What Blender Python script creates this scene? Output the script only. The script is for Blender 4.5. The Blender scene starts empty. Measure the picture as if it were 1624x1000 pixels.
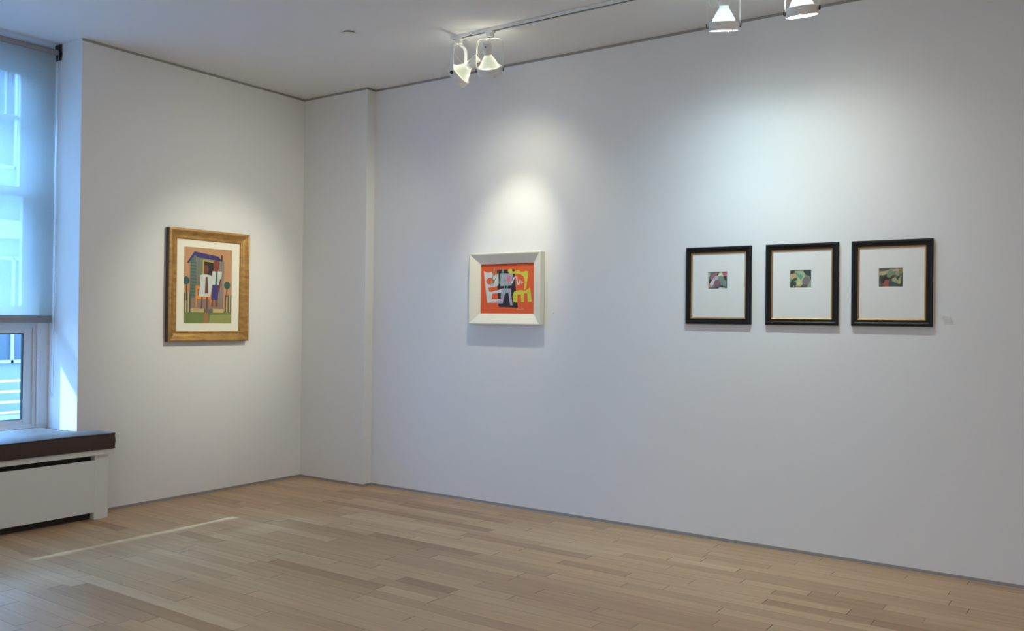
import bpy, bmesh, math, random
from mathutils import Vector, Matrix
from mathutils.geometry import tessellate_polygon
random.seed(7)
C = bpy.context.scene.collection
PI = math.pi
H = 3.05            # ceiling height
YJ = -1.945         # window bay jamb
YE = -5.445         # far jamb of the bay
XW = -0.36          # window plane

# ------------------------------------------------------------------ materials
def mat(name, col, rough=0.6, metal=0.0, spec=0.5, emit=None, estr=0.0, bump=None, var=None, sheen=0, coat=0):
    m = bpy.data.materials.new(name); m.use_nodes = True
    nt = m.node_tree; b = nt.nodes['Principled BSDF']
    b.inputs['Base Color'].default_value = (*col, 1)
    b.inputs['Roughness'].default_value = rough
    b.inputs['Metallic'].default_value = metal
    b.inputs['Specular IOR Level'].default_value = spec
    if sheen:
        b.inputs['Sheen Weight'].default_value = sheen
        b.inputs['Sheen Roughness'].default_value = 0.35
    if coat: b.inputs['Coat Weight'].default_value = coat; b.inputs['Coat Roughness'].default_value = .15
    if emit:
        b.inputs['Emission Color'].default_value = (*emit, 1)
        b.inputs['Emission Strength'].default_value = estr
    if bump or var:
        tc = nt.nodes.new('ShaderNodeTexCoord')
        sc, st = bump or (40, 0)
        n = nt.nodes.new('ShaderNodeTexNoise'); n.inputs['Scale'].default_value = sc
        n.inputs['Detail'].default_value = 4
        nt.links.new(tc.outputs['Object'], n.inputs['Vector'])
        if bump:
            bp = nt.nodes.new('ShaderNodeBump'); bp.inputs['Strength'].default_value = st
            bp.inputs['Distance'].default_value = .002
            nt.links.new(n.outputs['Fac'], bp.inputs['Height']); nt.links.new(bp.outputs['Normal'], b.inputs['Normal'])
        if var:
            n2 = nt.nodes.new('ShaderNodeTexNoise'); n2.inputs['Scale'].default_value = var[0]; n2.inputs['Detail'].default_value = 5
            nt.links.new(tc.outputs['Object'], n2.inputs['Vector'])
            mx = nt.nodes.new('ShaderNodeMix'); mx.data_type = 'RGBA'
            mx.inputs['A'].default_value = (*[c*(1-var[1]) for c in col], 1)
            mx.inputs['B'].default_value = (*[min(1, c*(1+var[1])) for c in col], 1)
            nt.links.new(n2.outputs['Fac'], mx.inputs['Factor']); nt.links.new(mx.outputs['Result'], b.inputs['Base Color'])
    return m

def S(r, g, b):      # sRGB 0-255 to linear
    f = lambda c: (c/255/12.92) if c/255 <= .04045 else ((c/255+.055)/1.055)**2.4
    return (f(r), f(g), f(b))

M_wall = mat('wall paint', (.80, .80, .79), .85, spec=.25, bump=(180, .06))
M_ceil = mat('ceiling paint', (.84, .84, .845), .9, spec=.2, bump=(120, .05))
M_trim = mat('grey metal reveal', (.36, .35, .34), .45, metal=.35, bump=(60, .05))
M_white = mat('white enamel', (.78, .78, .76), .4)
M_lampw = mat('white lamp enamel', (.82, .83, .80), .35)
M_win = mat('white window paint', (.80, .82, .84), .5, bump=(90, .04))
M_bench = mat('white painted bench wood', (.74, .74, .71), .5, bump=(70, .05))
M_dark = mat('painted recess shade', (.03, .028, .026), .8)  # near-black that stands in for shade in the bench slot and plate gap
M_black = mat('black plastic', (.012, .012, .012), .4)
M_cush = mat('brown velvet', (.052, .030, .026), .5, spec=.5, bump=(260, .25), var=(6, .18), sheen=.3)
M_pipe = mat('dark brown piping', (.028, .018, .02), .5)
M_bframe = mat('black lacquered wood', (.008, .007, .007), .35, spec=.3)
M_gilt = mat('gilt', (.62, .40, .16), .38, metal=.75, var=(30, .15))
M_matw = mat('white mat board', (.86, .86, .83), .85, bump=(200, .05))
M_matc = mat('cream mat board', (.88, .86, .74), .85, bump=(200, .05))
M_bev = mat('mat bevel', (.88, .85, .74), .8)
M_wframe = mat('cream white painted frame', (.86, .83, .70), .45, bump=(50, .15), var=(9, .03))
M_steel = mat('steel', (.5, .5, .5), .3, metal=1)

def gold_mat():
    m = mat('worn gold leaf wood', (.42, .24, .07), .42, metal=.45, bump=(35, .3))
    nt = m.node_tree; b = nt.nodes['Principled BSDF']
    tc = nt.nodes.new('ShaderNodeTexCoord'); mp = nt.nodes.new('ShaderNodeMapping')
    mp.inputs['Scale'].default_value = (6, 6, 14)
    n = nt.nodes.new('ShaderNodeTexNoise'); n.inputs['Scale'].default_value = 2.5; n.inputs['Detail'].default_value = 6
    cr = nt.nodes.new('ShaderNodeValToRGB')
    cr.color_ramp.elements[0].position = .32; cr.color_ramp.elements[0].color = (.34, .185, .055, 1)
    cr.color_ramp.elements[1].position = .62; cr.color_ramp.elements[1].color = (.50, .29, .09, 1)
    nt.links.new(tc.outputs['Object'], mp.inputs[0]); nt.links.new(mp.outputs[0], n.inputs['Vector'])
    nt.links.new(n.outputs['Fac'], cr.inputs[0]); nt.links.new(cr.outputs[0], b.inputs['Base Color'])
    return m
M_gold = gold_mat()
M_goldside = mat('dark stained frame side', (.06, .035, .025), .6)

def glass_mat(name, tint=(1, 1, 1), gl=.06, rough=.0):
    m = bpy.data.materials.new(name); m.use_nodes = True; nt = m.node_tree; nt.nodes.clear()
    o = nt.nodes.new('ShaderNodeOutputMaterial'); mx = nt.nodes.new('ShaderNodeMixShader')
    t = nt.nodes.new('ShaderNodeBsdfTransparent'); t.inputs[0].default_value = (*tint, 1)
    g = nt.nodes.new('ShaderNodeBsdfGlossy'); g.inputs['Roughness'].default_value = rough
    lw = nt.nodes.new('ShaderNodeLayerWeight'); lw.inputs[0].default_value = .5
    pw = nt.nodes.new('ShaderNodeMath'); pw.operation = 'POWER'; pw.inputs[1].default_value = 5
    fr = nt.nodes.new('ShaderNodeMapRange'); fr.inputs['To Min'].default_value = .015; fr.inputs['To Max'].default_value = .95
    nt.links.new(lw.outputs['Facing'], pw.inputs[0]); nt.links.new(pw.outputs[0], fr.inputs['Value'])
    nt.links.new(fr.outputs[0], mx.inputs[0]); nt.links.new(t.outputs[0], mx.inputs[1]); nt.links.new(g.outputs[0], mx.inputs[2])
    nt.links.new(mx.outputs[0], o.inputs[0])
    return m
M_pane = glass_mat('window glass', (.90, .95, .97))
M_glaze = glass_mat('picture glazing', (1, 1, 1), rough=.03)

def shade_mat():
    # open weave screen cloth: partly see-through, partly scattering
    m = bpy.data.materials.new('screen cloth'); m.use_nodes = True; nt = m.node_tree; nt.nodes.clear()
    o = nt.nodes.new('ShaderNodeOutputMaterial')
    t = nt.nodes.new('ShaderNodeBsdfTransparent'); t.inputs[0].default_value = (.9, .93, .93, 1)
    tl = nt.nodes.new('ShaderNodeBsdfTranslucent'); tl.inputs[0].default_value = (.74, .80, .78, 1)
    d = nt.nodes.new('ShaderNodeBsdfDiffuse'); d.inputs[0].default_value = (.42, .44, .42, 1)
    a = nt.nodes.new('ShaderNodeMixShader'); a.inputs[0].default_value = .5
    b = nt.nodes.new('ShaderNodeMixShader')
    tc = nt.nodes.new('ShaderNodeTexCoord'); w = nt.nodes.new('ShaderNodeTexNoise'); w.inputs['Scale'].default_value = 160
    mr = nt.nodes.new('ShaderNodeMapRange'); mr.inputs['To Min'].default_value = .66; mr.inputs['To Max'].default_value = .74
    nt.links.new(tc.outputs['Object'], w.inputs['Vector']); nt.links.new(w.outputs['Fac'], mr.inputs['Value'])
    nt.links.new(mr.outputs[0], b.inputs[0])
    nt.links.new(tl.outputs[0], a.inputs[1]); nt.links.new(d.outputs[0], a.inputs[2])
    nt.links.new(t.outputs[0], b.inputs[1]); nt.links.new(a.outputs[0], b.inputs[2]); nt.links.new(b.outputs[0], o.inputs[0])
    return m
M_shade = shade_mat()
M_hem = mat('grey shade hem', (.30, .29, .29), .7)

def floor_mat():
    m = bpy.data.materials.new('maple planks'); m.use_nodes = True; nt = m.node_tree
    b = nt.nodes['Principled BSDF']; L = nt.links.new; N = nt.nodes.new
    at = N('ShaderNodeAttribute'); at.attribute_name = 'tone'
    sep = N('ShaderNodeSeparateColor'); L(at.outputs['Color'], sep.inputs[0])
    tc = N('ShaderNodeTexCoord'); mp = N('ShaderNodeMapping'); mp.inputs['Scale'].default_value = (.9, 14, 1)
    off = N('ShaderNodeCombineXYZ')
    mu = N('ShaderNodeMath'); mu.operation = 'MULTIPLY'; mu.inputs[1].default_value = 60
    L(sep.outputs[1], mu.inputs[0]); L(mu.outputs[0], off.inputs[0]); L(mu.outputs[0], off.inputs[2])
    L(off.outputs[0], mp.inputs['Location']); L(tc.outputs['Object'], mp.inputs[0])
    n = N('ShaderNodeTexNoise'); n.inputs['Scale'].default_value = 2.2; n.inputs['Detail'].default_value = 8; n.inputs['Roughness'].default_value = .62; n.inputs['Distortion'].default_value = .5
    L(mp.outputs[0], n.inputs['Vector'])
    cr = N('ShaderNodeValToRGB'); e = cr.color_ramp.elements
    e[0].position = 0; e[0].color = (.41, .235, .12, 1)
    e[1].position = 1; e[1].color = (.70, .505, .30, 1)
    x = e.new(.35); x.color = (.585, .378, .203, 1)
    x = e.new(.65); x.color = (.645, .447, .255, 1)
    L(sep.outputs[0], cr.inputs[0])
    mr = N('ShaderNodeMapRange'); mr.inputs['From Min'].default_value = .3; mr.inputs['From Max'].default_value = .7
    mr.inputs['To Min'].default_value = .86; mr.inputs['To Max'].default_value = 1.08
    L(n.outputs['Fac'], mr.inputs['Value'])
    vm = N('ShaderNodeVectorMath'); vm.operation = 'SCALE'; L(cr.outputs[0], vm.inputs[0]); L(mr.outputs[0], vm.inputs['Scale'])
    # short mineral streaks
    mp2 = N('ShaderNodeMapping'); mp2.inputs['Scale'].default_value = (2.2, 26, 1); L(off.outputs[0], mp2.inputs['Location']); L(tc.outputs['Object'], mp2.inputs[0])
    n2 = N('ShaderNodeTexNoise'); n2.inputs['Scale'].default_value = 1.6; n2.inputs['Detail'].default_value = 3; L(mp2.outputs[0], n2.inputs['Vector'])
    mr2 = N('ShaderNodeMapRange'); mr2.inputs['From Min'].default_value = .66; mr2.inputs['From Max'].default_value = .76; mr2.inputs['To Max'].default_value = .55
    L(n2.outputs['Fac'], mr2.inputs['Value'])
    mx = N('ShaderNodeMix'); mx.data_type = 'RGBA'; L(mr2.outputs[0], mx.inputs['Factor']); L(vm.outputs[0], mx.inputs['A']); mx.inputs['B'].default_value = (.33, .19, .11, 1)
    L(mx.outputs['Result'], b.inputs['Base Color'])
    b.inputs['Roughness'].default_value = .36; b.inputs['Specular IOR Level'].default_value = .45
    bp = N('ShaderNodeBump'); bp.inputs['Strength'].default_value = .06; bp.inputs['Distance'].default_value = .002
    L(n.outputs['Fac'], bp.inputs['Height']); L(bp.outputs['Normal'], b.inputs['Normal'])
    return m
M_floor = floor_mat()

# ------------------------------------------------------------------ helpers
def link(name, me, parent=None, loc=None, rotz=0.0):
    o = bpy.data.objects.new(name, me); C.objects.link(o)
    if parent: o.parent = parent
    if loc is not None: o.location = loc
    o.rotation_euler = (0, 0, rotz)
    return o
def obj(name, bm, mats, parent=None, loc=None, rotz=0.0, smooth=False):
    me = bpy.data.meshes.new(name)
    bmesh.ops.recalc_face_normals(bm, faces=bm.faces[:])
    if smooth:
        for f in bm.faces: f.smooth = True
        for e in bm.edges:
            if len(e.link_faces) == 2 and e.calc_face_angle(0) > .6: e.smooth = False
    bm.to_mesh(me); bm.free()
    for m in (mats if isinstance(mats, (list, tuple)) else [mats]): me.materials.append(m)
    return link(name, me, parent, loc, rotz)
def thing(name, label, cat, loc=(0, 0, 0), rotz=0.0, group=None):
    o = link(name, None, None, loc, rotz); tag(o, label, cat, group); return o
def tag(o, label, cat, group=None):
    o['label'] = label; o['category'] = cat
    if group: o['group'] = group
def struct(o): o['kind'] = 'structure'; return o
def box(bm, x0, x1, y0, y1, z0, z1, bevel=0, mi=0):
    r = bmesh.ops.create_cube(bm, size=1)
    vs = r['verts']
    for v in vs: v.co = Vector((x0+(v.co.x+.5)*(x1-x0), y0+(v.co.y+.5)*(y1-y0), z0+(v.co.z+.5)*(z1-z0)))
    fs = set(f for v in vs for f in v.link_faces)
    for f in fs: f.material_index = mi
    if bevel:
        es = list(set(e for v in vs for e in v.link_edges))
        bmesh.ops.bevel(bm, geom=es, offset=bevel, segments=2, affect='EDGES', profile=.6)
def bm_new(): return bmesh.new()
def lathe(bm, prof, mtx=Matrix(), seg=40, mi=0, close=False):
    rings = []
    for (r, z) in prof:
        if r < 1e-6: rings.append([bm.verts.new(mtx @ Vector((0, 0, z)))])
        else: rings.append([bm.verts.new(mtx @ Vector((r*math.cos(2*PI*k/seg), r*math.sin(2*PI*k/seg), z))) for k in range(seg)])
    n = len(rings)
    for i in range(n if close else n-1):
        a, b = rings[i], rings[(i+1) % n]
        for k in range(seg):
            k2 = (k+1) % seg
            q = [a[k % len(a)], a[k2 % len(a)], b[k2 % len(b)], b[k % len(b)]]
            u = []
            for v in q:
                if v not in u: u.append(v)
            if len(u) > 2: bm.faces.new(u).material_index = mi
def tube(bm, pts, r, seg=8, mi=0):
    pts = [Vector(p) for p in pts]; rings = []
    up = Vector((0, 0, 1))
    for i, p in enumerate(pts):
        t = (pts[min(i+1, len(pts)-1)] - pts[max(i-1, 0)]).normalized()
        s = t.cross(up)
        if s.length < .05: s = t.cross(Vector((1, 0, 0)))
        s.normalize(); u = s.cross(t)
        rings.append([bm.verts.new(p + r*(math.cos(2*PI*k/seg)*s + math.sin(2*PI*k/seg)*u)) for k in range(seg)])
    for a, b in zip(rings, rings[1:]):
        for k in range(seg): bm.faces.new((a[k], a[(k+1) % seg], b[(k+1) % seg], b[k])).material_index = mi
    bm.faces.new(rings[0]).material_index = mi; bm.faces.new(rings[-1][::-1]).material_index = mi
def rail_frame(bm, w, h, prof, cx=0, cz=0, mis=None, ring=False):
    """mitred picture-frame moulding in the local XZ plane; prof = (distance in from the outer edge, distance off the wall)"""
    rings = []
    for (u, v) in prof:
        a, b = w/2-u, h/2-u
        rings.append([bm.verts.new((cx+sx*a, -v, cz+sz*b)) for sx, sz in ((-1, -1), (1, -1), (1, 1), (-1, 1))])
    n = len(rings)
    for i in range(n if ring else n-1):
        A, B = rings[i], rings[(i+1) % n]
        for k in range(4):
            f = bm.faces.new((A[k], A[(k+1) % 4], B[(k+1) % 4], B[k]))
            if mis: f.material_index = mis[i]

# ------------------------------------------------------------------ room shell
XR, YB = 9.0, -8.2
T = .14
bm = bm_new()
box(bm, XW-T, 0, YJ, .14, -.1, H+.1)                    # wall beside the window bay
struct(obj('wall_left', bm, M_wall))
bm = bm_new(); box(bm, XW-T, XW, YE, YJ, -.1, .50); struct(obj('wall_left_lower', bm, M_wall))   # parapet under the windows
bm = bm_new(); box(bm, XW-T, 0, YB, YE, -.1, H+.1); struct(obj('wall_left_rear', bm, M_wall))
bm = bm_new(); box(bm, 0, XR+T, 0, T, -.1, H+.1); struct(obj('wall_back', bm, M_wall))
bm = bm_new(); box(bm, 0, .701, -.088, 0, 0, H); struct(obj('wall_corner', bm, M_wall))
bm = bm_new(); box(bm, XR, XR+T, YB, 0, -.1, H+.1); struct(obj('wall_right', bm, M_wall))
bm = bm_new(); box(bm, XW-T, XR+T, YB-T, YB, -.1, H+.1); struct(obj('wall_front', bm, M_wall))
bm = bm_new(); box(bm, XW-T-.25, XR+T, YB-T, T, H, H+.2); struct(obj('ceiling', bm, M_ceil))

# floor of individual maple boards in one mesh, with a dark sub-floor in the joints
bm = bm_new(); col = bm.loops.layers.color.new('tone')
box(bm, -.02, XR, YB, 0, -.06, -.003, mi=1)
PWD = .083
y = -.002; row = 0
while y > YB+.05:
    x = -random.random()*.9
    while x < XR:
        Lp = random.choice((.35, .5, .62, .75, .9, 1.1, 1.3))*random.uniform(.85, 1.15)
        x0, x1 = max(0.0, x), min(XR, x+Lp)
        x += Lp
        if x1-x0 < .02: continue
        ge = random.choice((.0007, .0011, .0018)); gs = random.choice((.0002, .0004, .0007))
        tone = min(.84, max(.3, random.gauss(.60, .11))) 
        if random.random() < .05: tone = random.uniform(.1, .32)
        g = random.random()
        z = random.uniform(-.0002, 0)
        vs = [bm.verts.new(p) for p in ((x0+ge, y-PWD+gs, z), (x1-ge, y-PWD+gs, z), (x1-ge, y-gs, z), (x0+ge, y-gs, z))]
        f = bm.faces.new(vs); f.material_index = 0
        for l in f.loops: l[col] = (tone, g, 0, 1)
    y -= PWD; row += 1
me = bpy.data.meshes.new('floor'); bm.to_mesh(me); bm.free(); me.materials.append(M_floor); me.materials.append(mat('joint filler', (.12, .07, .045), .9))
struct(link('floor', me))

# thin grey reveals at the top and foot of the walls
def strip(name, boxes, m=M_trim):
    bm = bm_new()
    for b in boxes: box(bm, *b)
    return struct(obj(name, bm, m))
e = .0015
for nm, z0, z1 in (('baseboard', .002, .019), ('trim', H-.016, H-.0005)):
    n1 = nm+'_left' if nm == 'baseboard' else 'trim_1'
    n2 = nm+'_corner' if nm == 'baseboard' else 'trim_2'
    n3 = nm+'_back' if nm == 'baseboard' else 'trim_3'
    strip(n1, [(-.004, e, YJ if nm == 'trim' else -1.82, -.088, z0, z1)])
    strip(n2, [(.0, .701+e, -.088-e, -.086, z0, z1), (.699, .701+e, -.088, 0, z0, z1)])
    strip(n3, [(.701, XR, -e, .004, z0, z1)])
strip('trim_4', [(XR-e, XR+.004, YB, 0, H-.016, H-.0005), (XR-e, XR+.004, YB, 0, .002, .019), (0, XR, YB-.004, YB+e, .002, .019)])

# ------------------------------------------------------------------ windows
def rect_bars(bm, y0, y1, z0, z1, wd, x0, x1, wt=None, wb=None):
    wt = wt or wd; wb = wb or wd
    box(bm, x0, x1, y1-wd, y1, z0, z1, .003); box(bm, x0, x1, y0, y0+wd, z0, z1, .003)
    box(bm, x0, x1, y0+wd, y1-wd, z1-wt, z1, .003); box(bm, x0, x1, y0+wd, y1-wd, z0, z0+wb, .003)
def window(name, y0, y1):
    r = link(name, None); struct(r)
    bm = bm_new()
    rect_bars(bm, y0, y1, .49, H+.02, .066, XW-.13, XW, .11, .06)     # casing
    rect_bars(bm, y0+.066, y1-.066, .55, H-.09, .022, XW-.12, XW-.022)  # stepped stop
    rect_bars(bm, y0+.088, y1-.088, .572, H-.112, .018, XW-.11, XW-.035)
    box(bm, XW-.11, XW-.015, y0+.088, y1-.088, 1.195, 1.285, .004)        # transom bar
    box(bm, XW-.11, XW-.004, y0+.088, y1-.088, 1.225, 1.25, .004)
    obj('window_frame', bm, M_win, r)
    ya, yb = y0+.100, y1-.100
    bm = bm_new(); rect_bars(bm, ya, yb, 2.055, 2.925, .072, XW-.095, XW-.06, .085, .05)
    box(bm, XW-.09, XW-.055, ya+.07, yb-.07, 2.545, 2.562)
    k = yb-.072-.083
    while k > ya+.1:
        box(bm, XW-.09, XW-.058, k-.005, k+.005, 2.55, 2.85); k -= .083
    s = obj('upper_sash', bm, M_win, r)
    bm = bm_new(); box(bm, XW-.080, XW-.077, ya+.06, yb-.06, 2.08, 2.86); obj('pane', bm, M_pane, s)
    bm = bm_new(); rect_bars(bm, ya, yb, 1.285, 2.105, .060, XW-.065, XW-.03, .055, .05)
    rect_bars(bm, ya+.055, yb-.055, 1.33, 2.055, .012, XW-.06, XW-.024)
    s = obj('middle_sash', bm, M_win, r)
    bm = bm_new(); box(bm, XW-.050, XW-.047, ya+.05, yb-.05, 1.32, 2.07); obj('pane', bm, M_pane, s)
    bm = bm_new(); rect_bars(bm, ya, yb, .56, 1.200, .045, XW-.060, XW-.030, .04, .04)
    s = obj('lower_sash', bm, M_win, r)
    bm = bm_new(); rect_bars(bm, ya+.045, yb-.045, .60, 1.160, .006, XW-.056, XW-.034); obj('gasket', bm, M_black, s)
    bm = bm_new(); box(bm, XW-.050, XW-.047, ya+.04, yb-.04, .59, 1.17); obj('pane', bm, M_pane, s)
    return r
ym = (YJ+YE)/2
window('window_1', ym, YJ)
window('added_window', YE, ym)  # second unit added out of view to let in more daylight
strip('trim_5', [(XW-.02, XW+.02, YE, YJ, .485, .505)], M_win)  # sill under the sashes

# ------------------------------------------------------------------ roller shades
def shade(y0, y1, zhem, label, px):
    t = thing('roller_blind', label, 'window shade', (-.27, y1, H), 0, None)
    L = y1-y0
    bm = bm_new(); mt = Matrix.Translation((-.008, 0, -.052)) @ Matrix.Rotation(PI/2, 4, 'X')
    lathe(bm, [(0, .012), (.018, .012), (.018, L-.012), (0, L-.012)], mt, 28)
    obj('roller_tube', bm, M_hem, t, smooth=True)
    bm = bm_new()
    ztop, zb = -.050, zhem-H
    NY, NZ = 12, 30
    def cx(v, u): return -.0265 + .0035*math.sin(u*9+v*2)*v*(1-v)*2
    for s in (0, .0008):
        g = [[bm.verts.new((cx(j/NZ, i/NY)+s, -.014-(L-.028)*i/NY, ztop+(zb-ztop)*j/NZ)) for i in range(NY+1)] for j in range(NZ+1)]
        for j in range(NZ):
            for i in range(NY): bm.faces.new((g[j][i], g[j][i+1], g[j+1][i+1], g[j+1][i]))
        break
    obj('screen_cloth', bm, M_shade, t, smooth=True)
    bm = bm_new(); box(bm, -.036, -.018, -(L-.014), -.014, zb-.003, zb+.044, .004); obj('hem_bar', bm, M_hem, t)
    for s in (0, 1):
        yy = -.006 if s == 0 else -(L-.006)
        bm = bm_new()
        box(bm, -.045, .03, yy-.004, yy+.004, -.105, -.001, .003)
        lathe(bm, [(0, -.008), (.03, -.008), (.033, -.002), (.033, .004), (0, .004)], Matrix.Translation((0, yy, -.062)) @ Matrix.Rotation(PI/2, 4, 'X'), 24)
        obj('bracket', bm, M_black, t)
    # bead chain loop near the jamb
    bm = bm_new()
    for dx in (-.012, .016):
        tube(bm, [(dx, -.018, -.07), (dx, -.020, -1.2), (dx, -.020, -2.28)], .0012, 6)
        for k in range(0, 150): 
            z = -.10-k*.0148
            bmesh.ops.create_icosphere(bm, subdivisions=1, radius=.0024, matrix=Matrix.Translation((dx, -.020, z)))
    tube(bm, [(.002+.014*math.cos(a), -.020, -2.28-.02*math.sin(a)) for a in [PI*k/10 for k in range(11)]], .0016, 6)
    obj('bead_chain', bm, mat('chain', (.45, .47, .5), .4), t)
    return t
shade(ym+.02, YJ-.001, 1.232, 'grey mesh roller shade pulled half down over the window nearest the gold-framed picture', 0)
shade(YE+.001, ym-.02, 1.232, 'added grey mesh roller shade over the farther, out-of-view window of the bay', 0)  # added unseen, holds back light from the second window

# ------------------------------------------------------------------ bench (radiator cover) and cushion
bt = thing('window_bench', 'long white painted bench with slotted front standing below the window', 'bench', (0, -1.83, 0))
F = .172
y1, y0b = 0.0, YE-.12+1.83
ol = [(.002, .025), (F+.018, .025), (F+.018, y0b-.025), (.002, y0b-.025), (.002, y0b+.125), (XW+.005, y0b+.125), (XW+.005, -.118), (.002, -.118)]
bm = bm_new(); lo = [bm.verts.new((a, b, .405)) for a, b in ol]; hi = [bm.verts.new((a, b, .437)) for a, b in ol]
bm.faces.new(lo[::-1]); bm.faces.new(hi)
for k in range(len(ol)): bm.faces.new((lo[k], lo[(k+1) % len(ol)], hi[(k+1) % len(ol)], hi[k]))
obj('top_board', bm, M_bench, bt)
bm = bm_new(); box(bm, F-.012, F-.001, y0b+.09, -.09, .045, .372, .0015); obj('front_panel', bm, M_bench, bt)
for yy in (0.0, y0b+.09):
    bm = bm_new(); box(bm, .002, F, yy-.09, yy, 0, .4045, .0015); obj('post', bm, M_bench, bt)
bm = bm_new(); box(bm, XW+.02, F-.045, y0b+.13, -.118, .0, .4045); box(bm, .003, F-.045, -.118, -.0905, 0, .4045); obj('slot_shade_block', bm, M_dark, bt)  # solid dark block put in so the open slot shows as shade

def cushion():
    # notched outline: wide part in front of the wall face, narrow part inside the bay
    xf, y_r, y_far = .200, -1.806, YE-.10
    xb = XW+.012
    out = [(xf, y_r), (.006, y_r), (.006, YJ-.012), (xb, YJ-.012), (xb, YE+.012), (.006, YE+.012), (.006, y_far), (xf, y_far)]
    ths = thing('bench_cushion', 'flat dark brown upholstered cushion with piping lying on the window bench', 'cushion', (0, -1.83, .4395))
    z0, z1 = .0, .0945
    def dens(pts, st=.035):
        r = []
        for i, p in enumerate(pts):
            q = pts[(i+1) % len(pts)]; n = max(1, int(math.dist(p, q)/st))
            for k in range(n): r.append((p[0]+(q[0]-p[0])*k/n, p[1]+(q[1]-p[1])*k/n))
        return r
    def edge_wob(x, y): return .0035*math.sin(y*7.3+1)+.002*math.sin(y*17)
    # body from grid cells
    bm = bm_new(); st = .03
    def inside(x, y): return y_far <= y <= y_r and ((.006 <= x <= xf) or (xb <= x <= .006 and YE+.012 <= y <= YJ-.012))
    xs = [xb+(.006-xb)*i/12 for i in range(12)]+[.006+(xf-.006)*i/8 for i in range(9)]
    ys = []
    for a, b, n in ((y_r, YJ-.012, 6), (YJ-.012, YE+.012, 70), (YE+.012, y_far, 4)):
        ys += [a+(b-a)*i/n for i in range(n)]
    ys.append(y_far)
    def dist(x, y):
        d = min(xf-x, y_r-y, y-y_far)
        if YE+.012 < y < YJ-.012: d = min(d, x-xb)
        else: d = min(d, x-.006)
        if x < .006: d = min(d, YJ-.012-y, y-YE-.012)
        return max(0, d)
    def top(x, y):
        d = dist(x, y); s = min(1, d/.12)
        return z1 + .022*(1-(1-s)**2) + .0022*math.sin(y*31+x*14)*s + .0016*math.sin(y*53-x*37)*s
    V = {}; B = {}
    def gv(D, i, j, f):
        if (i, j) not in D: D[(i, j)] = bm.verts.new((xs[i], ys[j]+1.83, f(xs[i], ys[j])))
        return D[(i, j)]
    cells = set()
    for i in range(len(xs)-1):
        for j in range(len(ys)-1):
            if inside((xs[i]+xs[i+1])/2, (ys[j]+ys[j+1])/2):
                cells.add((i, j))
                bm.faces.new([gv(V, a, b, top) for a, b in ((i, j), (i+1, j), (i+1, j+1), (i, j+1))])
                bm.faces.new([gv(B, a, b, lambda x, y: z0) for a, b in ((i, j), (i, j+1), (i+1, j+1), (i+1, j))])
    for (i, j) in cells:
        for (di, dj, a, b) in ((-1, 0, (i, j), (i, j+1)), (1, 0, (i+1, j+1), (i+1, j)), (0, -1, (i+1, j), (i, j)), (0, 1, (i, j+1), (i+1, j+1))):
            if (i+di, j+dj) not in cells:
                # bulged side in three bands
                pa, pb = V[a], V[b]; qa, qb = B[a], B[b]
                n = Vector((di, -dj, 0))*.006
                ra = bm.verts.new((pa.co+qa.co)/2+n); rb = bm.verts.new((pb.co+qb.co)/2+n)
                bm.faces.new((pa, pb, rb, ra)); bm.faces.new((ra, rb, qb, qa))
    bmesh.ops.remove_doubles(bm, verts=bm.verts[:], dist=.0004)
    obj('cushion_body', bm, M_cush, ths, smooth=True)
    for zz in (z1+.001, z0+.005):
        bm = bm_new(); p = dens(out)
        p.append(p[0])
        tube(bm, [(x+.002*(1 if x > 0 else 0), y+1.83, zz+.0015*math.sin(y*11)) for x, y in p], .0042, 8)
        obj('piping', bm, M_pipe, ths, smooth=True)
cushion()

# ------------------------------------------------------------------ artworks
AM = {}
def amat(rgb):
    k = tuple(rgb)
    if k not in AM: AM[k] = mat('pigment %d %d %d' % k, S(*rgb), .7, var=(45, .09))
    return AM[k]
def smoothpoly(pts, n=6):
    r = []; N = len(pts)
    for i in range(N):
        p0, p1, p2, p3 = (Vector(pts[(i+k-1) % N]) for k in range(4))
        for k in range(n):
            t = k/n
            r.append(tuple(.5*((2*p1)+(p2-p0)*t+(2*p0-5*p1+4*p2-p3)*t*t+(3*p1-p0-3*p2+p3)*t**3)))
    return r
def ribbon(pts, wd):
    L, R = [], []
    P = [Vector(p) for p in pts]
    for i, p in enumerate(P):
        t = (P[min(i+1, len(P)-1)]-P[max(i-1, 0)]).normalized(); n = Vector((-t.y, t.x))*wd/2
        L.append(tuple(p+n)); R.append(tuple(p-n))
    return [(L[i], L[i+1], R[i+1], R[i]) for i in range(len(P)-1)]
def artwork(parent, w, h, base, shapes, y, cx=0, cz=0, name='artwork'):
    """w x h panel, shapes in 0..1 coordinates (right, up), painted one over another"""
    bm = bm_new(); mats = [amat(base)]
    box(bm, cx-w/2, cx+w/2, -y, -y+.0025, cz-h/2, cz+h/2)
    lay = 0
    for s in shapes:
        m = amat(s[0])
        if m not in mats: mats.append(m)
        mi = mats.index(m); lay += 1
        polys = s[1] if isinstance(s[1][0][0], (tuple, list)) else [s[1]]
        for k, pl in enumerate(polys):
            off = y+.00006*lay+.0001
            pp = [Vector((cx+(min(1, max(0, a))-.5)*w, -off, cz+(min(1, max(0, b))-.5)*h)) for a, b in pl]
            vs = [bm.verts.new(p) for p in pp]
            for tri in tessellate_polygon([[Vector((p.x, p.z, 0)) for p in pp]]):
                if len(set(tri)) == 3:
                    q = bm.faces.new([vs[i] for i in tri]); q.material_index = mi
    me = bpy.data.meshes.new(name)
    for f in bm.faces:
        f.normal_update()
        if len(f.verts) == 3 and f.normal.y > 0: f.normal_flip()
    bm.to_mesh(me); bm.free()
    for m in mats: me.materials.append(m)
    return link(name, me, parent)
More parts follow.
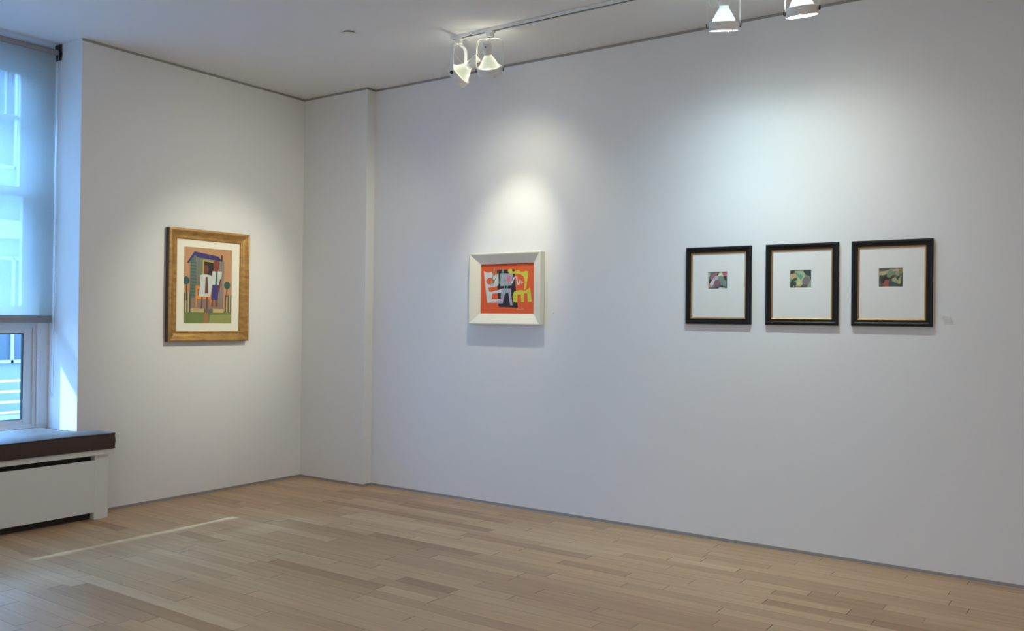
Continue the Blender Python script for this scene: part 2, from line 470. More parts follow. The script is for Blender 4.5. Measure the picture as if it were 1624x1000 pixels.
def circ(x, y, r, ry=None, n=24): return [(x+r*math.cos(2*PI*k/n), y+(ry or r)*math.sin(2*PI*k/n)) for k in range(n)]
def matboard(parent, w, h, ow, oh, y, m, ocx=0, ocz=0, name='mat'):
    """mat with a bevelled window; ow, oh the opening"""
    bm = bm_new()
    o = [(-w/2, -h/2), (w/2, -h/2), (w/2, h/2), (-w/2, h/2)]
    i1 = [(ocx+sx*(ow/2+.0025), ocz+sz*(oh/2+.0025)) for sx, sz in ((-1, -1), (1, -1), (1, 1), (-1, 1))]
    i2 = [(ocx+sx*ow/2, ocz+sz*oh/2) for sx, sz in ((-1, -1), (1, -1), (1, 1), (-1, 1))]
    R = [[bm.verts.new((a, -yy, b)) for a, b in pts] for pts, yy in ((o, y-.004), (o, y), (i1, y), (i2, y-.0035), (i2, y-.004))]
    for q, (A, B) in enumerate(zip(R, R[1:])):
        for k in range(4): bm.faces.new((A[k], A[(k+1) % 4], B[(k+1) % 4], B[k])).material_index = 1 if q == 2 else 0
    return obj(name, bm, [m, M_bev], parent)

# --- gold framed picture on the left wall
gp = thing('framed_picture', 'large upright picture in a wide gold frame with cream mat, on the left wall', 'picture', (0, -.988, 1.504), PI/2)
bm = bm_new()
rail_frame(bm, .682, .798, [(.004, .001), (0, .004), (0, .040), (.005, .046), (.013, .0475), (.020, .045), (.036, .034), (.052, .027), (.060, .026), (.066, .030), (.071, .028), (.074, .020), (.074, .010)], mis=[1, 1, 0, 0, 0, 0, 0, 0, 0, 0, 0, 0])
fr = obj('frame', bm, [M_gold, M_goldside], gp)
matboard(gp, .545, .68, .404, .540, .0155, M_matc)
tan, green = (196, 148, 104), (128, 138, 70)
sh = [((112, 132, 66), smoothpoly([(0, 0), (1, 0), (1, .16), (.7, .165), (.4, .15), (0, .16)], 3)),
      ((150, 156, 86), [(.52, 0), (1, 0), (1, .13), (.55, .12)]),
      ((166, 118, 60), [(.42, 0), (.51, 0), (.50, .15), (.41, .15)])]
for k in range(5):  # fence strips either side
    sh.append(((196, 200, 150) if k % 2 else (58, 66, 52), [(.01+.028*k, .15), (.03+.028*k, .15), (.028+.028*k, .40), (.01+.028*k, .41)]))
    sh.append(((190, 190, 140) if k % 2 else (64, 66, 50), [(.86+.028*k, .16), (.88+.028*k, .16), (.88+.028*k, .40), (.86+.028*k, .38)]))
sh += [((46, 86, 88), circ(.055, .56, .062, .052)), ((96, 60, 44), [(.05, .30), (.07, .30), (.07, .50), (.05, .50)]),
       ((46, 92, 88), circ(.90, .52, .066, .050)), ((96, 60, 44), [(.885, .36), (.905, .36), (.905, .48), (.885, .48)]),
       ((150, 138, 118), [(.13, .34), (.13, .86), (.30, .93), (.84, .84), (.82, .34)]),
       ((92, 116, 106), [(.13, .34), (.13, .84), (.245, .90), (.27, .34)]),
       ((120, 124, 104), [(.27, .34), (.26, .90), (.40, .89), (.40, .34)])]
for k in range(11): sh.append(((62, 84, 78), [(.135, .37+.043*k), (.265, .365+.043*k), (.265, .371+.043*k), (.135, .378+.043*k)]))
for k in range(4): sh.append(((110, 92, 112), [(.70+.035*k, .34), (.706+.035*k, .34), (.706+.035*k, .83), (.70+.035*k, .84)]))
sh += [((54, 50, 120), [(.06, .79), (.10, .79), (.22, .90), (.27, .87), (.80, .835), (.70, .90), (.21, .945)]),
       ((44, 34, 34), [(.77, .84), (.79, .84), (.79, .92), (.765, .92)]),
       ((192, 172, 70), [(.38, .50), (.38, .84), (.64, .825), (.64, .50)]),
       ((36, 34, 34), [(.41, .46), (.41, .825), (.62, .81), (.62, .46)]),
       ((142, 124, 108), [(.14, .20), (.14, .34), (.82, .34), (.82, .20)]),
       ((198, 174, 118), [(.14, .15), (.14, .20), (.42, .20), (.42, .15)]), ((112, 98, 92), [(.42, .15), (.42, .20), (.60, .20), (.60, .15)]),
       ((206, 182, 122), [(.60, .15), (.60, .20), (.82, .20), (.82, .15)]),
       ((226, 138, 44), [(.24, .22), (.27, .22), (.27, .33), (.54, .33), (.54, .23), (.57, .23), (.57, .48), (.52, .48), (.52, .37), (.28, .37), (.28, .46), (.32, .46), (.32, .50), (.24, .50)]),
       ((206, 212, 204), [(.31, .36), (.34, .64), (.42, .66), (.56, .64), (.60, .56), (.54, .36)]),
       ((112, 62, 42), smoothpoly([(.41, .66), (.49, .67), (.49, .76), (.42, .77)], 4)),
       ((112, 62, 42), [(.35, .20), (.38, .20), (.39, .36), (.36, .36)]), ((112, 62, 42), [(.46, .20), (.49, .20), (.49, .36), (.46, .36)]),
       ((100, 58, 40), [(.43, .40), (.50, .40), (.48, .62), (.44, .62)]),
       ((206, 212, 206), [(.56, .52), (.58, .70), (.78, .70), (.77, .60), (.72, .52)]),
       ((56, 104, 92), [(.64, .52), (.66, .70), (.69, .70), (.69, .52)]),
       ((60, 52, 120), [(.56, .32), (.58, .52), (.72, .52), (.70, .32)]),
       ((138, 68, 48), smoothpoly([(.61, .71), (.70, .71), (.71, .83), (.61, .84)], 4)),
       ((138, 68, 48), [(.55, .23), (.60, .23), (.61, .32), (.58, .32)]), ((138, 68, 48), [(.65, .23), (.70, .23), (.69, .32), (.65, .32)]),
       ((128, 66, 46), [(.74, .60), (.77, .60), (.73, .43), (.69, .44)])]
artwork(gp, .41, .548, tan, sh, .0105)
bm = bm_new(); box(bm, -.27, .27, -.0185, -.0175, -.335, .335); obj('glazing', bm, M_glaze, gp)

# --- orange abstract in a deep cream frame
wp = thing('framed_painting', 'orange abstract painting in a deep sloping cream frame on the long wall', 'painting', (1.980, 0, 1.500))
bm = bm_new()
rail_frame(bm, .597, .492, [(.010, .001), (.003, .004), (.003, .050), (0, .054), (0, .060), (.004, .063), (.012, .061), (.070, .028), (.074, .026), (.074, .012)])
obj('frame', bm, M_wframe, wp)
OR = (226, 92, 38); K = (34, 32, 40); Wt = (214, 212, 204); Ye = (206, 200, 66); Li = (176, 168, 190); Te = (104, 176, 152)
sh = [(K, [(.30, .87), (.63, .88), (.655, .50), (.70, .12), (.52, .13), (.34, .135), (.315, .50)]),
      # open white bracket at the left
      (Wt, [(.05, .86), (.14, .82), (.20, .84), (.24, .76), (.33, .80), (.33, .56), (.24, .53), (.20, .50), (.30, .46), (.40, .50), (.40, .42), (.22, .40), (.20, .29), (.40, .29), (.41, .22), (.12, .22), (.09, .5)]),
      (OR, circ(.175, .655, .070, .070)), (OR, [(.14, .52), (.24, .54), (.30, .47), (.22, .44), (.16, .44)]),
      (Li, [(.36, .80), (.60, .80), (.58, .56), (.37, .55)]),
      (Li, [(.39, .50), (.56, .50), (.60, .17), (.56, .17), (.52, .42), (.46, .42), (.42, .21), (.32, .21), (.32, .27), (.38, .28)]),
      ((222, 120, 140), [(.50, .75), (.56, .75), (.55, .62), (.50, .61)]),
      # yellow arch and comb at the right
      (Ye, smoothpoly([(.51, .87), (.58, .88), (.60, .83), (.70, .86), (.76, .82), (.88, .83), (.86, .62), (.84, .50), (.81, .48), (.82, .66), (.78, .75), (.68, .79), (.54, .80)], 3)),
      (Ye, [(.60, .36), (.63, .44), (.74, .47), (.83, .45), (.92, .52), (.95, .24), (.88, .24), (.87, .40), (.81, .40), (.81, .23), (.76, .23), (.755, .38), (.69, .38), (.69, .22), (.62, .23)]),
      (Wt, ribbon([(.58, .60), (.63, .72), (.67, .73), (.69, .58), (.71, .57), (.74, .68), (.76, .60), (.79, .62)], .024)),
      (Te, ribbon([(.26, .92), (.19, .56), (.22, .56), (.33, .84), (.34, .60), (.36, .60), (.41, .88), (.42, .88), (.44, .64), (.47, .68), (.43, .40), (.46, .38), (.52, .60)], .016)),
      (Wt, ribbon([(.68, .085), (.71, .10), (.74, .085), (.77, .10), (.82, .09)], .006))]
artwork(wp, .452, .348, OR, sh, .016)

# --- three small works in black frames
def black_frame(cx, label, base, shapes, dx):
    t = thing('framed_picture', label, 'picture', (cx, 0, 1.502), 0, 'small abstracts in black frames')
    bm = bm_new()
    rail_frame(bm, .404, .457, [(.004, .001), (0, .003), (0, .016), (.004, .021), (.010, .0225), (.016, .0215), (.020, .0185), (.026, .0180), (.032, .0175), (.0335, .015), (.0335, .005)])
    fr = obj('frame', bm, M_bframe, t)
    bm = bm_new(); rail_frame(bm, .404-.067, .457-.067, [(0, .0155), (.001, .0158), (.0075, .0095), (.0075, .005)])
    obj('gilt_liner', bm, M_gilt, fr)['label'] = 'thin gilt inner lip'
    matboard(t, .404-.079, .457-.079, .116, .097, .0085, M_matw, dx, .030)
    artwork(t, .122, .103, base, shapes, .0043, dx, .030)
    bm = bm_new(); box(bm, -.166, .166, -.0105, -.0098, -.192, .192); obj('glazing', bm, M_glaze, t)
    return t
P1 = [((186, 196, 180), [(.0, .0), (.0, 1), (.13, 1), (.07, .5), (.14, .0)]),
      ((200, 150, 140), [(.05, .10), (.08, .55), (.14, .30), (.2, .05)]),
      ((112, 126, 124), smoothpoly([(.08, .60), (.18, .98), (.42, .98), (.28, .78)], 4)),
      ((58, 52, 56), smoothpoly([(.08, .35), (.10, .62), (.26, .66), (.2, .4)], 4)),
      ((196, 96, 108), smoothpoly([(.14, .60), (.28, .78), (.46, .93), (.52, .80), (.36, .66), (.22, .52)], 4)),
      ((214, 226, 170), [(.50, .72), (.62, 1), (.76, .90), (.78, .72)]), ((46, 44, 40), [(.46, .84), (.56, .98), (.52, .78)]),
      ((214, 92, 118), smoothpoly([(.74, .96), (.95, .94), (.90, .74), (.80, .76)], 4)),
      ((70, 56, 54), smoothpoly([(.80, .70), (.94, .74), (.96, .50), (.86, .52)], 4)),
      ((176, 188, 190), smoothpoly([(.26, .56), (.40, .74), (.62, .72), (.70, .50), (.48, .44)], 4)),
      ((124, 150, 142), smoothpoly([(.52, .58), (.64, .78), (.80, .68), (.92, .34), (.94, .12), (.74, .20), (.62, .40)], 4)),
      ((212, 216, 220), smoothpoly([(.12, .28), (.22, .50), (.36, .54), (.34, .34), (.22, .20)], 4)),
      ((152, 104, 112), smoothpoly([(.30, .22), (.38, .50), (.60, .52), (.64, .28), (.46, .14)], 4)),
      ((116, 98, 120), smoothpoly([(.30, .14), (.46, .24), (.66, .30), (.58, .10)], 4)),
      ((40, 40, 38), [(.06, .02), (.08, .08), (.50, .09), (.70, .22), (.96, .10), (.96, .04), (.78, .14), (.56, .02)]),
      ((36, 72, 78), [(.92, .10), (.94, .66), (.97, .66), (.97, .06)]),
      ((206, 206, 180), smoothpoly([(.54, .02), (.66, .14), (.78, .02)], 4))]
P2 = [((60, 78, 70), smoothpoly([(.0, .0), (.0, .25), (.16, .40), (.34, .30), (.30, .05)], 4)),
      ((70, 66, 62), smoothpoly([(.02, .78), (.08, .96), (.26, .92), (.16, .78)], 4)),
      ((202, 180, 132), smoothpoly([(.02, .62), (.06, .78), (.34, .76), (.30, .56), (.12, .50)], 4)),
      ((176, 196, 158), smoothpoly([(.22, .92), (.40, 1.0), (.62, .96), (.70, .70), (.58, .40), (.60, .12), (.36, .12), (.30, .34), (.36, .60)], 4)),
      ((116, 158, 132), smoothpoly([(.24, .86), (.46, .80), (.62, .74), (.60, .56), (.50, .48), (.36, .66)], 4)),
      ((184, 208, 176), ribbon([(.40, .76), (.52, .78), (.62, .68), (.58, .52)], .03)),
      ((206, 206, 124), smoothpoly([(.34, .34), (.42, .46), (.52, .36), (.48, .18), (.36, .16)], 4)),
      ((64, 80, 62), smoothpoly([(.04, .34), (.16, .52), (.30, .54), (.34, .46), (.18, .40), (.06, .24)], 4)),
      ((66, 76, 68), smoothpoly([(.62, .94), (.72, .76), (.92, .66), (.98, .90), (.80, 1.0)], 4)),
      ((26, 60, 74), smoothpoly([(.90, .98), (.99, .98), (.99, .46), (.93, .56)], 4)),
      ((128, 122, 120), smoothpoly([(.60, .16), (.62, .50), (.76, .62), (.92, .44), (.82, .18)], 4)),
      ((96, 96, 92), smoothpoly([(.48, .04), (.60, .20), (.80, .16), (.76, .03)], 4)),
      ((142, 168, 150), smoothpoly([(.82, .08), (.92, .34), (.99, .36), (.98, .02)], 4)),
      ((150, 112, 92), [(.32, .0), (.36, .12), (.48, .12), (.50, .0)]),
      ((212, 216, 198), circ(.19, .11, .025, .035)), ((206, 212, 188), circ(.31, .14, .03, .03))]
P3 = [((184, 180, 128), smoothpoly([(.02, .62), (.04, .80), (.34, .86), (.50, .94), (.66, .92), (.60, .74), (.30, .66)], 4)),
      ((112, 108, 104), smoothpoly([(.04, .84), (.10, .98), (.34, .96), (.30, .84)], 4)),
      ((70, 68, 72), smoothpoly([(.04, .30), (.06, .62), (.22, .58), (.34, .70), (.36, .44), (.18, .20)], 4)),
      ((40, 34, 38), smoothpoly([(.14, .26), (.24, .60), (.38, .66), (.50, .50), (.36, .38)], 4)),
      ((124, 148, 112), smoothpoly([(.34, .54), (.36, .76), (.50, .88), (.62, .80), (.66, .64), (.52, .50)], 4)),
      ((50, 58, 46), smoothpoly([(.38, .46), (.50, .52), (.64, .62), (.62, .44), (.48, .38)], 4)),
      ((104, 42, 38), smoothpoly([(.50, .50), (.56, .62), (.66, .62), (.62, .48)], 4)),
      ((172, 84, 78), smoothpoly([(.20, .06), (.26, .34), (.36, .38), (.42, .12), (.34, .0)], 4)),
      ((70, 80, 90), smoothpoly([(.42, .04), (.48, .36), (.60, .40), (.74, .20), (.80, .04)], 4)),
      ((168, 176, 132), smoothpoly([(.54, .38), (.66, .52), (.76, .40), (.78, .24), (.64, .26)], 4)),
      ((170, 170, 116), smoothpoly([(.78, .24), (.84, .48), (.96, .56), (.96, .34), (.86, .14)], 4)),
      ((150, 142, 78), smoothpoly([(.84, .74), (.86, .96), (.99, .96), (.96, .72)], 4)),
      ((200, 176, 160), smoothpoly([(.64, .84), (.70, .96), (.84, .92), (.80, .80)], 4)),
      ((150, 158, 132), smoothpoly([(.68, .66), (.70, .82), (.84, .78), (.82, .58)], 4)),
      ((44, 60, 52), smoothpoly([(.90, .08), (.94, .62), (.99, .80), (.99, .02)], 4)),
      ((66, 84, 50), smoothpoly([(.72, .46), (.78, .56), (.86, .54), (.76, .40)], 4)),
      ((104, 92, 62), [(.04, .0), (.06, .14), (.24, .12), (.28, .0)]), ((58, 50, 52), [(.74, .02), (.78, .16), (.94, .16), (.94, .0)])]
black_frame(3.499, 'black frame with pink and grey abstract, hanging nearest the orange painting', (168, 166, 158), P1, -.006)
black_frame(3.987, 'middle one of three black frames, holding a small green and yellow abstract', (140, 150, 120), P2, -.006)
black_frame(4.459, 'black frame with dark red and olive abstract, hanging farthest from the orange painting', (110, 108, 84), P3, -.004)

# --- small white pins holding number tags beside the works
def pin_mesh():
    bm = bm_new(); m = Matrix.Rotation(PI/2, 4, 'X')
    lathe(bm, [(0, 0), (.0008, 0), (.0008, .005), (.0045, .006), (.0034, .009), (.0034, .012), (.0055, .014), (.0055, .0175), (0, .018)], m, 20)
    return bm
pins = [(2.350, 1.335, 'tiny white pin in the long wall beside the deep cream frame'),
        (4.706, 1.332, 'tiny white wall pin nearest the right-hand black frame, first of three'),
        (4.722, 1.330, 'tiny white wall pin between two others, right of the black frames'),
        (4.738, 1.328, 'tiny white wall pin farthest right of the three beside the black frames')]
p0 = obj('wall_pin', pin_mesh(), mat('white pin', (.82, .83, .80), .3), None, (pins[0][0], 0, pins[0][1]), smooth=True)
tag(p0, pins[0][2], 'pin', 'small white pins beside the works')
for x, z, lb in pins[1:]:
    o = p0.copy(); C.objects.link(o); o.location = (x, 0, z); o['label'] = lb
bm = bm_new(); lathe(bm, [(.004, 0), (.0035, .002), (.002, .0032), (0, .0035)], Matrix.Rotation(PI/2, 4, 'X'), 16)
o = obj('wall_plug', bm, M_white, None, (1.211, 0, .514), smooth=True)
tag(o, 'tiny white plug low on the long wall, left of the orange painting', 'wall plug')

# ------------------------------------------------------------------ ceiling disc
t = thing('ceiling_cover_plate', 'small round white cover plate on the ceiling, left of the track lights', 'ceiling plate', (1.518, -1.092, H))
bm = bm_new(); lathe(bm, [(0, -.012), (.040, -.012), (.0445, -.0115), (.046, -.010), (.044, -.0085), (0, -.0085)], seg=48); obj('plate', bm, M_lampw, t, smooth=True)
bm = bm_new(); lathe(bm, [(0, -.0085), (.034, -.0085), (.034, 0), (0, 0)], seg=32); obj('shadow_gap_collar', bm, M_dark, t)  # coloured dark for the shadow gap above the plate

# ------------------------------------------------------------------ track and track lights
TY = -.677
t = thing('lighting_track', 'long thin white lighting track running along the ceiling', 'track', (2.005, TY, H))
bm = bm_new(); LT = 5.6
for a in (-.0175, .0115): box(bm, 0, LT, a, a+.006, -.019, -.0005, .0008)
box(bm, 0, LT, -.0115, .0115, -.006, -.0005); box(bm, -.004, 0, -.0175, .0175, -.019, -.0005, .001)
obj('rail', bm, M_lampw, t)
bm = bm_new(); box(bm, .001, LT-.001, -.0114, .0114, -.014, -.0062); obj('slot', bm, M_black, t)['label'] = 'dark conductor slot'

def bulb_mat(name, col, s):
    m = bpy.data.materials.new(name); m.use_nodes = True; nt = m.node_tree; nt.nodes.clear()
    o = nt.nodes.new('ShaderNodeOutputMaterial'); L = nt.links.new
    g = nt.nodes.new('ShaderNodeBsdfGlossy'); g.inputs['Roughness'].default_value = .12; g.inputs[0].default_value = (.8, .85, .8, 1)
    tr = nt.nodes.new('ShaderNodeBsdfTransparent'); tr.inputs[0].default_value = (.86, .92, .86, 1)
    d = nt.nodes.new('ShaderNodeBsdfTranslucent'); d.inputs[0].default_value = (.7, .75, .66, 1)
    e = nt.nodes.new('ShaderNodeEmission'); e.inputs[0].default_value = (*col, 1); e.inputs[1].default_value = s
    fr = nt.nodes.new('ShaderNodeLayerWeight'); fr.inputs[0].default_value = .35
    df = nt.nodes.new('ShaderNodeBsdfDiffuse'); df.inputs[0].default_value = (.62, .68, .60, 1)
    a = nt.nodes.new('ShaderNodeMixShader'); a.inputs[0].default_value = .85; L(tr.outputs[0], a.inputs[1]); L(df.outputs[0], a.inputs[2])
    b = nt.nodes.new('ShaderNodeMixShader'); b.inputs[0].default_value = .35; L(a.outputs[0], b.inputs[1]); L(g.outputs[0], b.inputs[2])
    c = nt.nodes.new('ShaderNodeMixShader'); L(fr.outputs['Facing'], c.inputs[0]); 
    mr = nt.nodes.new('ShaderNodeMapRange'); mr.inputs['To Min'].default_value = .06; mr.inputs['To Max'].default_value = .85
    L(fr.outputs['Facing'], mr.inputs['Value']); L(mr.outputs[0], c.inputs[0])
    L(b.outputs[0], c.inputs[1]); L(e.outputs[0], c.inputs[2]); L(c.outputs[0], o.inputs[0])
    return m

def track_light(x, target, tilt, label, col, beams, lens_str, blend=1.0):
    root = thing('track_light', label, 'track light', (x, TY, H-.019), 0, 'white track lights with bare reflector bulbs')
    P = Vector((0, 0, -.231))                                   # pivot, relative to the root
    hd = Vector((target[0]-x, target[1]-TY, 0)).normalized()
    ax = Vector((hd.y, -hd.x, 0))                               # leg to leg
    ti = math.radians(tilt)
    d = (hd*math.sin(ti)+Vector((0, 0, -1))*math.cos(ti)).normalized()
    zc = -d; yc = zc.cross(ax); R = Matrix((ax, yc, zc)).transposed().to_4x4()
    A = Matrix.Translation(P) @ R                               # aim frame: +z away from the beam
    Yk = Matrix.Translation((0, 0, 0)) @ Matrix((ax, Vector((0, 0, 1)).cross(ax), Vector((0, 0, 1)))).transposed().to_4x4()
    # adapter
    bm = bm_new(); box(bm, -.028, .028, -.017, .017, -.010, .002, .002)
    lathe(bm, [(0, -.036), (.021, -.036), (.023, -.034), (.023, -.010), (0, -.010)], Matrix(), 28)
    obj('adapter', bm, M_lampw, root, smooth=True)
    # yoke band
    hw, zt, zb, r, bw, th = .082, -.041, -.238, .034, .0108, .0012
    pts = [(-hw, zb)]
    for k in range(9):
        a = PI-(PI/2)*k/8; pts.append((-hw+r+r*math.cos(a), zt-r+r*math.sin(a)))
    for k in range(9):
        a = PI/2-(PI/2)*k/8; pts.append((hw-r+r*math.cos(a), zt-r+r*math.sin(a)))
    pts.append((hw, zb))
    bm = bm_new(); rows = []
    for i, p in enumerate(pts):
        p = Vector(p); tt = (Vector(pts[min(i+1, len(pts)-1)])-Vector(pts[max(0, i-1)])).normalized(); n = Vector((-tt.y, tt.x))*th
        rows.append([bm.verts.new(Yk @ Vector((q.x, s*bw, q.y))) for q, s in ((p+n, -1), (p+n, 1), (p-n, 1), (p-n, -1))])
    for a, b in zip(rows, rows[1:]):
        for k in range(4): bm.faces.new((a[k], a[(k+1) % 4], b[(k+1) % 4], b[k]))
    bm.faces.new(rows[0]); bm.faces.new(rows[-1])
    obj('yoke', bm, M_lampw, root)
    bm = bm_new(); lathe(bm, [(0, -.047), (.006, -.047), (.006, -.036), (0, -.036)], Matrix(), 12); obj('swivel_bolt', bm, M_steel, root)
    # ring holder
    bm = bm_new()
    lathe(bm, [(.073, -.026), (.0745, -.024), (.0745, .016), (.073, .018), (.066, .0185), (.066, .0165), (.0715, .016), (.0718, -.024)], A, 56, close=True)
    rg = obj('ring_holder', bm, M_lampw, root, smooth=True)
    for s in (-1, 1):
        bm = bm_new(); lathe(bm, [(0, 0), (.010, 0), (.011, .002), (.011, .006), (.009, .008), (0, .008)], Matrix.Translation(P) @ Matrix((ax.cross(Vector((0, 0, 1))), Vector((0, 0, 1)), -ax)).transposed().to_4x4() @ Matrix.Translation((0, 0, -.0085)) if s > 0 else Matrix.Translation(P) @ Matrix((Vector((0, 0, 1)).cross(ax), Vector((0, 0, 1)), ax)).transposed().to_4x4() @ Matrix.Translation((0, 0, -.0085)), 20)
        for v in bm.verts: v.co += ax*(.0795*s)
        obj('knob', bm, M_black, root, smooth=True)
        # small clips that keep the bulb in the ring
    for k in range(3):
        bm = bm_new(); mm = A @ Matrix.Rotation(2*PI*k/3+1.1, 4, 'Z')
        box(bm, .062, .0735, -.003, .003, -.030, -.024)
        for v in bm.verts: v.co = mm @ v.co
        obj('clip', bm, M_steel, root)
    # bulb: glass reflector, neck
    bm = bm_new()
    lathe(bm, [(.0645, -.010), (.0645, .004), (.0600, .018), (.0535, .034), (.0440, .052), (.0330, .070), (.0265, .080), (.0225, .083), (.0235, .088), (.0225, .098)], A, 48)
    bu = obj('bulb', bm, bulb_mat('bulb glass', col, 1.7), root, smooth=True)
    bm = bm_new(); lathe(bm, [(0, -.0135), (.03, -.013), (.055, -.0115), (.0640, -.009)], A, 48)
    obj('lens', bm, mat('lit lens', (.8, .8, .8), .3, emit=col, estr=lens_str), bu, smooth=True)
    # socket
    bm = bm_new(); lathe(bm, [(0, .166), (.024, .166), (.0265, .163), (.0275, .100), (.0255, .095), (.021, .092), (0, .092)], A, 36)
    sk = obj('socket', bm, M_lampw, root, smooth=True)
    bm = bm_new(); lathe(bm, [(0, 0), (.0035, 0), (.0035, .003), (0, .003)], A @ Matrix.Translation((-.004, 0, .145)) @ Matrix.Translation((0, -.0275, 0)) @ Matrix.Rotation(PI/2, 4, 'X'), 12); obj('screw', bm, M_black, sk)
    # cord from the adapter to the socket
    s0 = Yk @ Vector((-.012, 0, -.038)); s1 = Yk @ Vector((-.060, -.012, -.055)); s2 = Yk @ Vector((-.074, -.014, -.120)); e1 = A @ Vector((-.05, -.01, .09)); e0 = A @ Vector((-.026, -.006, .135))
    pts = []; Q = [s0, s0, s1, s2, e1, e0, e0]
    for i in range(1, len(Q)-2):
        for k in range(8):
            t_ = k/8; p0_, p1_, p2_, p3_ = Q[i-1:i+3]
            pts.append(.5*((2*p1_)+(p2_-p0_)*t_+(2*p0_-5*p1_+4*p2_-p3_)*t_*t_+(3*p1_-p0_-3*p2_+p3_)*t_**3))
    pts.append(e0)
    bm = bm_new(); tube(bm, pts, .0021, 8); obj('cord', bm, M_lampw, root, smooth=True)
    # the beam
    for power, spot_deg in beams:
        l = bpy.data.lights.new('beam', 'SPOT'); l.energy = power; l.color = col; l.spot_size = math.radians(spot_deg); l.spot_blend = blend; l.shadow_soft_size = .020
        lo = bpy.data.objects.new('beam', l); C.objects.link(lo); lo.parent = root; lo.matrix_local = A @ Matrix.Translation((0, 0, -.018))
    l = bpy.data.lights.new('bulb_back_spill', 'POINT'); l.energy = .28; l.color = col; l.shadow_soft_size = .015
    lo = bpy.data.objects.new('bulb_back_spill', l); C.objects.link(lo); lo.parent = root; lo.matrix_local = A @ Matrix.Translation((0, .045, .085))
    return root
WARM = (1.0, .96, .76); NEUT = (.97, 1.0, .92); COOL = (.66, .92, 1.0)
track_light(2.058, (0, -.93), 56, 'end track light, swung sideways toward the gold-framed picture', WARM, [(92, 44), (36, 96)], 6)
track_light(2.296, (1.99, 0), 33, 'track light second from the track end, over the deep cream frame', WARM, [(36, 50), (17, 115)], 6)
track_light(3.781, (3.45, 0), 15, 'track light third from the track end, above the middle black frame', COOL, [(23, 84), (28, 140)], 30)
track_light(4.178, (4.18, 0), 13, 'track light nearest the right, above the black frames and cut by the top edge', NEUT, [(10, 84), (16, 140)], 30)

# ------------------------------------------------------------------ outside
st = bm_new(); box(st, -60, XW-T-.3, -60, 60, -12.2, -12); struct(obj('street', st, mat('asphalt', (.12, .12, .13), .9)))
b = thing('apartment_building', 'pale building across the street seen through the window', 'building', (-9, 0, -12))
Mf = mat('pale facade', (.135, .14, .14), .8, bump=(8, .2), var=(.8, .12)); Mwn = mat('facade window glass', (.05, .06, .07), .5, spec=.2); Mlg = mat('facade stone ledge', (.26, .26, .26), .8); Mrl = mat('white railing paint', (.42, .43, .43), .7)
bm = bm_new(); box(bm, -8, 0, -16, 14, 0, 17.2); obj('facade', bm, Mf, b)
for fl in range(5):
    z = 12.0-.30+(fl-3)*3.05
    bm = bm_new(); box(bm, -.02, .16, -16, 14, z-.28, z); obj('ledge', bm, Mlg, b)
for fl in range(4):
    for k in range(9):
        y = -8.55+k*1.75
        z = 12.0-.30+(fl-2)*3.05+.10
        bm = bm_new(); box(bm, .0, .02, y-.45, y+.45, z+.75, z+2.35); w = obj('facade_window', bm, Mwn, b)
        bm = bm_new()
        for q in (-.47, -.02, .43): box(bm, .0, .06, y+q, y+q+.04, z+.72, z+2.38)
        for q in (.72, 1.52, 2.34): box(bm, .0, .06, y-.47, y+.47, z+q, z+q+.05)
        obj('sash', bm, Mlg, w)
# added billboard out of view, cuts direct sun to the upper panes
bb = thing('sun_blocker', 'added billboard on steel posts standing on the roof across the street', 'blocker', (-9, -10.45, 5.22))
bm = bm_new(); box(bm, -.25, 0, -2.6, 2.4, 4.49, 6.9); obj('panel', bm, Mlg, bb)
for yy in (-1.9, -.6, .6, 1.9):
    bm = bm_new(); box(bm, -.2, -.05, yy-.07, yy+.07, 0, 4.5); obj('post', bm, Mf, bb)
# railing on the balcony just below eye level
r = thing('balcony_railing', 'white horizontal bar railing outside seen through the lower window pane', 'railing', (-7.2, 1.5, -.49))
bm = bm_new()
for k in range(4): box(bm, -.02, .02, -3, 3.5, .405+k*.145, .435+k*.145)
obj('bars', bm, Mrl, r)
for yy in (-2.9, -.9, 1.4, 3.4):
    bm = bm_new(); box(bm, -.02, .02, yy, yy+.04, 0, .92); obj('post', bm, Mrl, r)
bm = bm_new(); box(bm, -1.62, .15, -3, 3.5, -.2, 0); obj('slab', bm, Mrl, r)

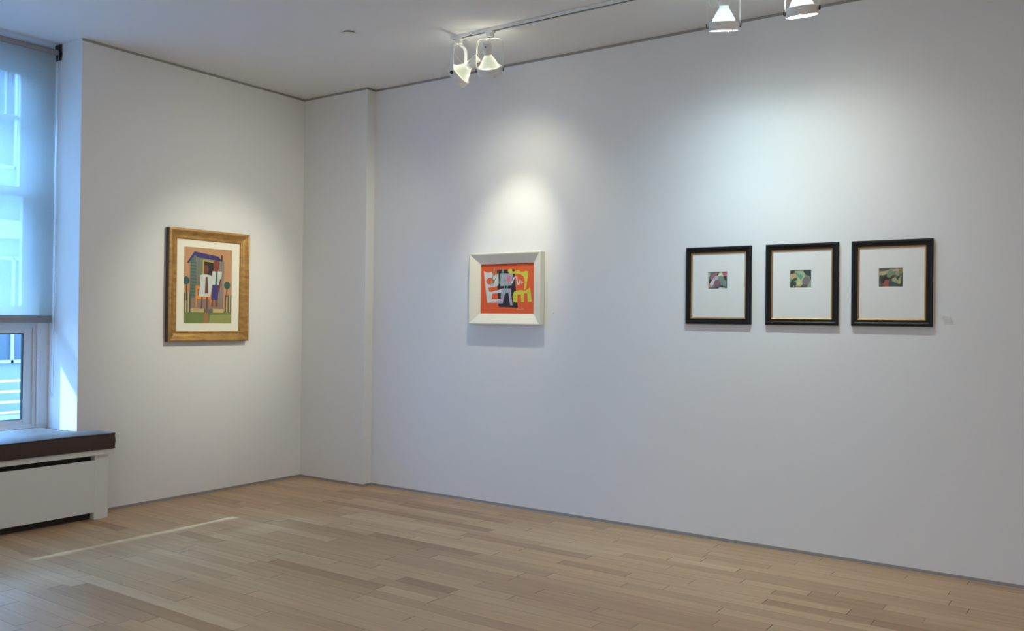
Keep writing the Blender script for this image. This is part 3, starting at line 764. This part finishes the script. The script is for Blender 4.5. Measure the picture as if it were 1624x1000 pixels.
# ------------------------------------------------------------------ light
w = bpy.data.worlds.new('sky'); bpy.context.scene.world = w; w.use_nodes = True
nt = w.node_tree; bg = nt.nodes['Background']
bg.inputs['Color'].default_value = (.24, .52, 1.0, 1); bg.inputs['Strength'].default_value = 15.0
l = bpy.data.lights.new('sun', 'SUN'); l.energy = 10; l.angle = math.radians(2.0); l.color = (.42, .72, 1.0)
o = bpy.data.objects.new('sun', l); C.objects.link(o); o.location = (-6, -5, 8)
o.rotation_euler = Vector((1.0, .78, -.945)).to_track_quat('-Z', 'Y').to_euler()
def area(name, loc, size, power, col, rot=(0, 0, 0), sy=None):
    l = bpy.data.lights.new(name, 'AREA'); l.energy = power; l.color = col; l.size = size
    if sy: l.shape = 'RECTANGLE'; l.size_y = sy
    o = bpy.data.objects.new(name, l); C.objects.link(o); o.location = loc; o.rotation_euler = rot
    return o
area('fill_light', (6.4, -6.2, 2.98), 2.4, 25, (.92, .945, 1.0), sy=1.6)  # this and the next two: added fill behind the camera, no real fixtures
area('fill_light', (3.0, -6.4, 2.98), 2.4, 23, (.92, .945, 1.0), sy=1.6)
area('fill_light', (6.5, -7.9, 1.6), 3.0, 22, (.90, .94, 1.0), (math.radians(90), 0, math.radians(0)), sy=2.2)

area('ceiling_fill', (5.2, -5.9, 2.2), 1.6, 9, (.90, .93, 1.0), (PI, 0, 0), sy=1.2)  # added upward fill that lifts the ceiling, no real fixture

# ------------------------------------------------------------------ camera
cam = bpy.data.cameras.new('camera'); co = bpy.data.objects.new('camera', cam); C.objects.link(co)
cam.sensor_width = 36; cam.lens = 1404.879*36/1624; cam.clip_start = .05; cam.clip_end = 200
yaw, pitch, roll = .60986, .00593, .01203
fwd = Vector((-math.sin(yaw)*math.cos(pitch), math.cos(yaw)*math.cos(pitch), math.sin(pitch)))
rt = fwd.cross(Vector((0, 0, 1))).normalized(); up = rt.cross(fwd)
c, s = math.cos(roll), math.sin(roll)
R = c*rt+s*up; U = -s*rt+c*up
m = Matrix((R, U, -fwd)).transposed().to_4x4(); m.translation = Vector((5.4972, -4.98912, 1.27937)); co.matrix_world = m
sc = bpy.context.scene; sc.camera = co
sc.view_settings.view_transform = 'Standard'; sc.view_settings.look = 'None'; sc.view_settings.gamma = 1; sc.view_settings.use_curve_mapping = False
sc.view_settings.exposure = 0.14
sc.cycles.use_denoising = True
sc.cycles.max_bounces = 10; sc.cycles.diffuse_bounces = 6; sc.cycles.transparent_max_bounces = 12
sc.cycles.sample_clamp_indirect = 6
